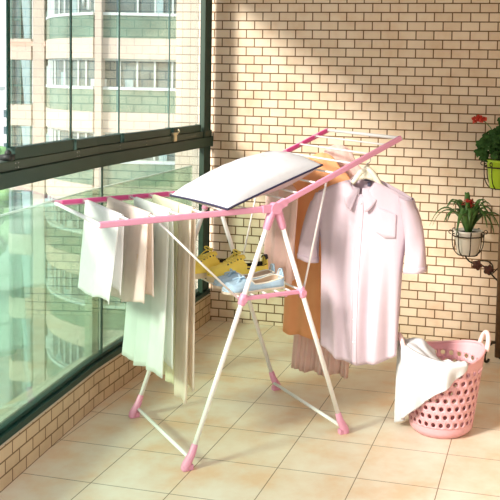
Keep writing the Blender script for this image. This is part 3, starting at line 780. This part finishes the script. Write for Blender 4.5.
def pot(cx, cy, z0, z1, r0, r1, m, root):
    p = MB().lathe([(.001, 0), (r0*.95, 0), (r0, .004), (r1*.97, z1-z0-.016), (r1, z1-z0-.012), (r1+.004, z1-z0), (r1-.003, z1-z0), (r1-.006, z1-z0-.02)], 32).build('pot', m, root)
    s_ = MB().lathe([(.001, z1-z0-.008), (r1-.004, z1-z0-.014)], 24).build('soil', M['soil'], root)
def strap(mb, base, az, ln, rise, droop, w, n=12, twist=0.):
    dx, dy = cos(az), sin(az); sx, sy = -dy, dx
    p0 = Vector(base); p1 = p0+Vector((dx*ln*.25, dy*ln*.25, rise)); p2 = p0+Vector((dx*ln*.75, dy*ln*.75, rise*1.15)); p3 = p0+Vector((dx*ln, dy*ln, rise-droop))
    c = bez(p0, p1, p2, p3, n); vs = []; fs = []
    for i, q in enumerate(c):
        t = i/n; ww = w*(.55+.45*sin(pi*min(1, t*1.1+.1)))*(1-t**4)**.5+.0006
        off = Vector((sx*ww, sy*ww, 0)); lift = Vector((0, 0, ww*.45))
        vs += [q-off+lift, q, q+off+lift]
    for i in range(n): fs += [(i*3, i*3+1, i*3+4, i*3+3), (i*3+1, i*3+2, i*3+5, i*3+4)]
    mb.add(vs, fs)
rnd = random.Random(11)
# bromeliad
BP = Vector((1.545, -.20, .545)); brm = empty('potted_bromeliad', BP)
tag(brm, 'bromeliad with arching strap leaves and a red flower in a white pot', 'potted plant')
pot(0, 0, 0, .128, .056, .075, M['white_pot'], brm)
lf = MB()
for i in range(30):
    az = 2*pi*i/30*2.4+rnd.uniform(-.2, .2); lvl = i/30
    ln = lerp(.205, .085, lvl)*rnd.uniform(.85, 1.12); rise = lerp(.13, .20, lvl)*rnd.uniform(.85, 1.1)
    strap(lf, (cos(az)*.012, sin(az)*.012, .11), az, ln, rise, lerp(.13, .02, lvl)*rnd.uniform(.6, 1.3), rnd.uniform(.0115, .0160))
lf.build('leaves', M['leaf'], brm, solid=.0012)
fl = MB()
for i in range(16):
    az = i*2.4; strap(fl, (cos(az)*.004, sin(az)*.004-.012, .235), az, .018+.0022*i, .062-.0024*i, .006, .0105, 6)
fl.tube([(0, -.006, .11), (0, -.012, .25)], .006, 8)
tag(fl.build('flower', M['red'], brm, solid=.0012), 'red flower bracts')
# geranium
GP = Vector((1.712, -.20, .909)); ger = empty('potted_geranium', GP)
tag(ger, 'leafy geranium with a red bloom in a lime-green pot at the right edge', 'potted plant')
pot(0, 0, 0, .150, .064, .084, M['green_pot'], ger)
st = MB(); lf = MB()
def roundleaf(mb, c, r, nrm_, seed):
    n_ = Vector(nrm_).normalized(); a = n_.cross(Vector((0, .3, 1))).normalized(); b_ = n_.cross(a); k = 16
    vs = [Vector(c)-n_*r*.18]
    for j in range(k):
        q = 2*pi*j/k; rr = r*(1+.20*sin(q*5+seed)+.06*sin(q*11))*(1 if abs(q-pi) > .5 else .62); vs.append(Vector(c)+(a*cos(q)+b_*sin(q))*rr+n_*(.12*r*sin(q*3+seed)))
    mb.add(vs, [(0, 1+j, 1+(j+1) % k) for j in range(k)])
for i in range(100):
    az = rnd.uniform(0, 2*pi); rr = rnd.uniform(.01, .125); h = .165+rnd.uniform(0, .22)*(1-rr/.19)+rnd.uniform(-.01, .02)
    p = Vector((cos(az)*rr, sin(az)*rr*.8, h))
    if i % 2: st.tube(bez((cos(az)*.01, sin(az)*.01, .14), (cos(az)*.02, sin(az)*.02, h*.6), (p.x*.7, p.y*.7, h*.9), p, 6), .0022, 5)
    roundleaf(lf, p, rnd.uniform(.014, .029), (cos(az)*.8+rnd.uniform(-.3, .3), sin(az)*.6-.55, .6), i)
for (px_, pz_) in ((-.098, .175), (-.100, .205), (-.118, .190), (-.085, .165), (-.110, .235), (-.08, .25)):
    roundleaf(lf, (px_, -.03, pz_), .030, (-.4, -.8, .35), px_*90)
bt = bez((-.01, 0, .15), (-.02, 0, .24), (-.05, -.01, .32), (-.11, -.01, .355), 8); st.tube(bt, .0028, 6)
for dx_ in (.0, .025): st.tube(bez((-.01, 0, .22), (-.02+dx_, 0, .28), (-.03+dx_, 0, .33), (-.02+dx_*1.3, 0, .375), 8), .0022, 6)
st.build('stems', M['stem'], ger); lf.build('leaves', M['leaf2'], ger, solid=.001)
fl = MB()
for i in range(46):
    a = rnd.uniform(0, 2*pi); q = sqrt(rnd.random())
    c = Vector((-.125+.036*q*cos(a), -.01+.02*q*sin(a), .355+.018*(1-q*q)+rnd.uniform(-.012, .008)-.10*max(0, -.035-(.036*q*cos(a)))))
    roundleaf(fl, c, .0095, (rnd.uniform(-1, 1), rnd.uniform(-1, .1), rnd.uniform(.1, 1)), i)
tag(fl.build('flower', M['red2'], ger, solid=.001), 'red flower head')

# ------------------------------------------------------------------ outside: apartment block opposite
base = Vector((CAM.x, CAM.y, 0)); VR = -YAW
apt = empty('apartment_building', base+Vector((0, 0, -16)), VR)
tag(apt, 'cream apartment block with stacked green glass balconies beyond the window', 'building')
GZ = 16.
def ap(name, m, mb, parent=None, **k): return mb.build(name, M[m], parent or apt, smooth=False, **k)
# plan polylines in view-aligned metres (x right, y away)
def seg(n=9):
    pts = []
    for i in range(n+1):
        t = i/n; p = Vector((-9.75, 34.0)).lerp(Vector((-13.05, 38.3)), t); bow = .55*sin(pi*t)
        nrm2 = Vector((-4.3, -3.3)).normalized(); nrm2 = nrm2 if nrm2.y < 0 else -nrm2
        pts.append(p+nrm2*bow)
    return pts
CUR = seg(); FLAT = [Vector((-9.45, 34.0)), Vector((-6.0, 34.0)), Vector((-2.6, 34.0)), Vector((1.5, 34.0))]
BAY = [Vector((-13.72, 38.35)), Vector((-14.62, 38.45)), Vector((-14.95, 38.9))]
def strip(mb, pts, z0, z1, th, back=1.0):
    k = len(pts); vs = []
    for i, p in enumerate(pts):
        t = (pts[min(i+1, k-1)]-pts[max(i-1, 0)]).normalized(); n_ = Vector((-t.y, t.x)); n_ = n_ if n_.y > 0 else -n_
        for (d, z) in ((0, z0), (th, z0), (th, z1), (0, z1)): q = p+n_*d; vs.append((q.x, q.y, z))
    fs = []
    for i in range(k-1):
        for j in range(4): fs.append((i*4+j, i*4+(j+1) % 4, (i+1)*4+(j+1) % 4, (i+1)*4+j))
    fs += [(0, 1, 2, 3), tuple((k-1)*4+j for j in (3, 2, 1, 0))]
    mb.add(vs, fs); return mb
# carcass and piers
c = MB(); strip(c, [p+Vector((.5, 1.3)) for p in CUR], 0, 27, .3); strip(c, [p+Vector((0, 1.3)) for p in FLAT], 0, 27, .3)
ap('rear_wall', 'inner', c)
for (x0, x1, y0, y1, m) in ((-9.62, -9.36, 33.80, 35.5, 'facade_plain'), (-13.55, -13.05, 38.1, 39.8, 'facade_plain'), (-2.75, -2.2, 33.85, 35.4, 'facade_plain')):
    ap('pier', m, MB().box((x0, y0, 0), (x1, y1, 27)))
for k in range(-5, 3):
    r = 1.06+2.9*k+GZ
    ap('floor_band', 'facade', strip(MB(), CUR, r-1.74, r-.94, 1.3)); ap('floor_band', 'facade', strip(MB(), FLAT, r-1.74, r-.94, 1.3))
    for pts, nm in ((CUR, 9), (FLAT, 9)):
        bg = ap('balcony_glass', 'balglass', strip(MB(), [p+Vector((0, .06)) for p in pts], r-.94, r-.03, .03))
        rl = strip(MB(), pts, r-.06, r+.05, .09)
        ap('handrail', 'whiteframe', rl, bg)
        # glazing above the handrail
        wd = ap('window', 'winglass', strip(MB(), [p+Vector((0, .35)) for p in pts], r-.9, r+1.16, .05))
        fm = strip(MB(), [p+Vector((0, .28)) for p in pts], r+1.08, r+1.16, .06); strip(fm, [p+Vector((0, .28)) for p in pts], r, r+.06, .06); tot = 11 if pts is CUR else 15
        for i in range(tot+1):
            t = i/tot*(len(pts)-1); a = min(int(t), len(pts)-2); p = pts[a].lerp(pts[a+1], t-a)
            if (i*7+k*3) % 5 == 0: continue
            fm.box((p.x-.035, p.y+.27, r), (p.x+.035, p.y+.34, r+1.16))
        ap('window_frame', 'whiteframe', fm, wd)
        for i in range(3 if pts is CUR else 5):
            t = ((i*.37+k*.23) % 1)*(len(pts)-1.2); a = min(int(t), len(pts)-2); p = pts[a].lerp(pts[a+1], t-a)
            ap('curtain', 'curtain' if (k+i) % 2 else 'whiteframe', MB().box((p.x-.16, p.y+.29, r+.05), (p.x+.16, p.y+.33, r+.35+.25*((i+k) % 3))), wd)
    # bay at the left corner
    ap('floor_band', 'facade_plain', strip(MB(), BAY, r-1.78, r-.86, 1.5))
    w = ap('bay_window', 'winglass', strip(MB(), [p+Vector((.0, .08)) for p in BAY], r-.86, r+1.12, .05))
    fm = MB(); strip(fm, [p+Vector((0, .02)) for p in BAY], r-.06, r+.02, .05)
    for x in (-13.75, -14.2, -14.60): fm.box((x-.03, 38.38, r-.86), (x+.03, 38.46, r+1.12))
    ap('window_frame', 'glass_edge2', fm, w)
    cu = MB(); cu.add([(-13.78, 38.38, r-.84), (-14.02, 38.38, r-.84), (-14.16, 38.38, r+1.1), (-13.78, 38.38, r+1.1)], [(0, 1, 2, 3)]); ap('curtain', 'curtain', cu, w, solid=.03)
ap('stripe', 'redline', strip(MB(), [p+Vector((0, -.02)) for p in [Vector((-13.0, 38.08))]+BAY], 2.78+GZ, 2.98+GZ, .03))
# laundry on a far balcony
for (x, z, w, h, lb) in ((-10.05, 4.1, .14, .7, 'narrow white cloth hanging by the pier of a far upper balcony'), (-10.35, 4.3, .10, .9, 'longest thin white cloth hanging on the far upper balcony'),
                         (-10.85, 4.35, .22, .35, 'short wide white cloth hanging on the far upper balcony'), (-12.0, 4.2, .2, .4, 'white cloth hanging alone at the far end of the upper balcony')):
    y = 34.4+(-9.75-x)*1.3-.55
    o = MB().grid(lambda a, v: (x+w*a, y+.02*sin(a*9), z+h*v), 10, 4).build('hanging_cloth', M['whiteframe'], None, solid=.03, loc=base+Vector((0, 0, 0)), rz=VR)
    tag(o, lb, 'laundry', 'laundry on a far balcony')

# street, far city, trees
b = MB().box((-160, -20, -16.4), (160, 320, -16.05))
tag(b.build('street', M['street'], smooth=False, loc=(base.x, base.y, 0), rz=VR, parent=None), 'pale street ground far below the window', 'street', kind='structure')
rnd = random.Random(5)
spec = [(-52, 118, 9, 8, 15.5), (-66, 140, 12, 9, 19), (-45, 96, 6, 7, 6), (-84, 180, 16, 10, 22), (-60, 160, 8, 8, 12)]
labs = ['hazy pink low-rise block far off beside the tower edge', 'tall pale block on the far skyline', 'small pale house in the distance low by the tower', 'broad grey block at the back of the far skyline', 'mid-height grey block between the far houses']
for (x, y, w, d_, h), lb in zip(spec, labs):
    o = empty('distant_building', (0, 0, 0)); o.location = base+Matrix.Rotation(VR, 3, 'Z') @ Vector((x, y, 0))+Vector((0, 0, -16)); o.rotation_euler = (0, 0, VR)
    MB().box((-w/2, -d_/2, 0), (w/2, d_/2, h)).build('wall', M['city'], o, smooth=False)
    for j in range(int(h/3)): MB().box((-w/2+.5, -d_/2-.05, 1+j*3), (w/2-.5, -d_/2, 2.4+j*3)).build('window_band', M['winglass'], o, smooth=False)
    MB().box((-w/2-.2, -d_/2-.2, h), (w/2+.2, d_/2+.2, h+.5)).build('roof', M['street'], o, smooth=False)
    tag(o, lb, 'building', 'buildings of the far skyline')
for (x, y, h, lb) in ((-24.0, 60, 13.0, 'green street tree beside the tower, seen at the left edge'), (-30, 75, 10, 'smaller green street tree farther from the tower')):
    o = empty('street_tree', base+Matrix.Rotation(VR, 3, 'Z') @ Vector((x, y, 0))+Vector((0, 0, -16.05)))
    MB().tube([(0, 0, 0), (.1, 0, h*.55)], [.3, .18], 8).build('trunk', M['stem'], o)
    cr = MB()
    for i in range(26):
        a = rnd.uniform(0, 6.3); rr = rnd.uniform(0, 2.3); cr.ball((cos(a)*rr, sin(a)*rr, h*.45+rnd.uniform(0, h*.5)*(1-rr/4)), rnd.uniform(.7, 1.25), 8, 6)
    cr.build('crown', M['tree'], o); tag(o, lb, 'tree', 'street trees far below')

# ------------------------------------------------------------------ light
w = bpy.data.worlds.new('sky'); scene.world = w; w.use_nodes = True
nt = w.node_tree; nt.nodes.clear(); out = nt.nodes.new('ShaderNodeOutputWorld'); bg = nt.nodes.new('ShaderNodeBackground')
tc = nt.nodes.new('ShaderNodeTexCoord'); sp = nt.nodes.new('ShaderNodeSeparateXYZ'); rp = nt.nodes.new('ShaderNodeValToRGB')
nt.links.new(tc.outputs['Generated'], sp.inputs[0]); nt.links.new(sp.outputs[2], rp.inputs['Fac'])
rp.color_ramp.elements[0].position = 0.; rp.color_ramp.elements[0].color = (1, .985, .97, 1)
rp.color_ramp.elements[1].position = .8; rp.color_ramp.elements[1].color = (.80, .90, 1, 1)
nt.links.new(rp.outputs['Color'], bg.inputs['Color']); bg.inputs['Strength'].default_value = 1.05
nt.links.new(bg.outputs[0], out.inputs['Surface'])
sd = bpy.data.lights.new('sun', 'SUN'); sd.energy = 4.6; sd.color = (1, .94, .85); sd.angle = radians(13)
so = bpy.data.objects.new('sun', sd); col.objects.link(so)
sdir = Vector((.76, 1, -.66)).normalized()
so.rotation_euler = sdir.to_track_quat('-Z', 'Y').to_euler(); so.location = (-3, -4, 6)

vs = scene.view_settings
scene.display_settings.display_device = 'sRGB'
vs.view_transform = 'Standard'; vs.look = 'None'; vs.exposure = .66; vs.gamma = 1; vs.use_curve_mapping = False
try:
    scene.cycles.use_denoising = True
    scene.cycles.max_bounces = 10; scene.cycles.transparent_max_bounces = 24
except Exception: pass
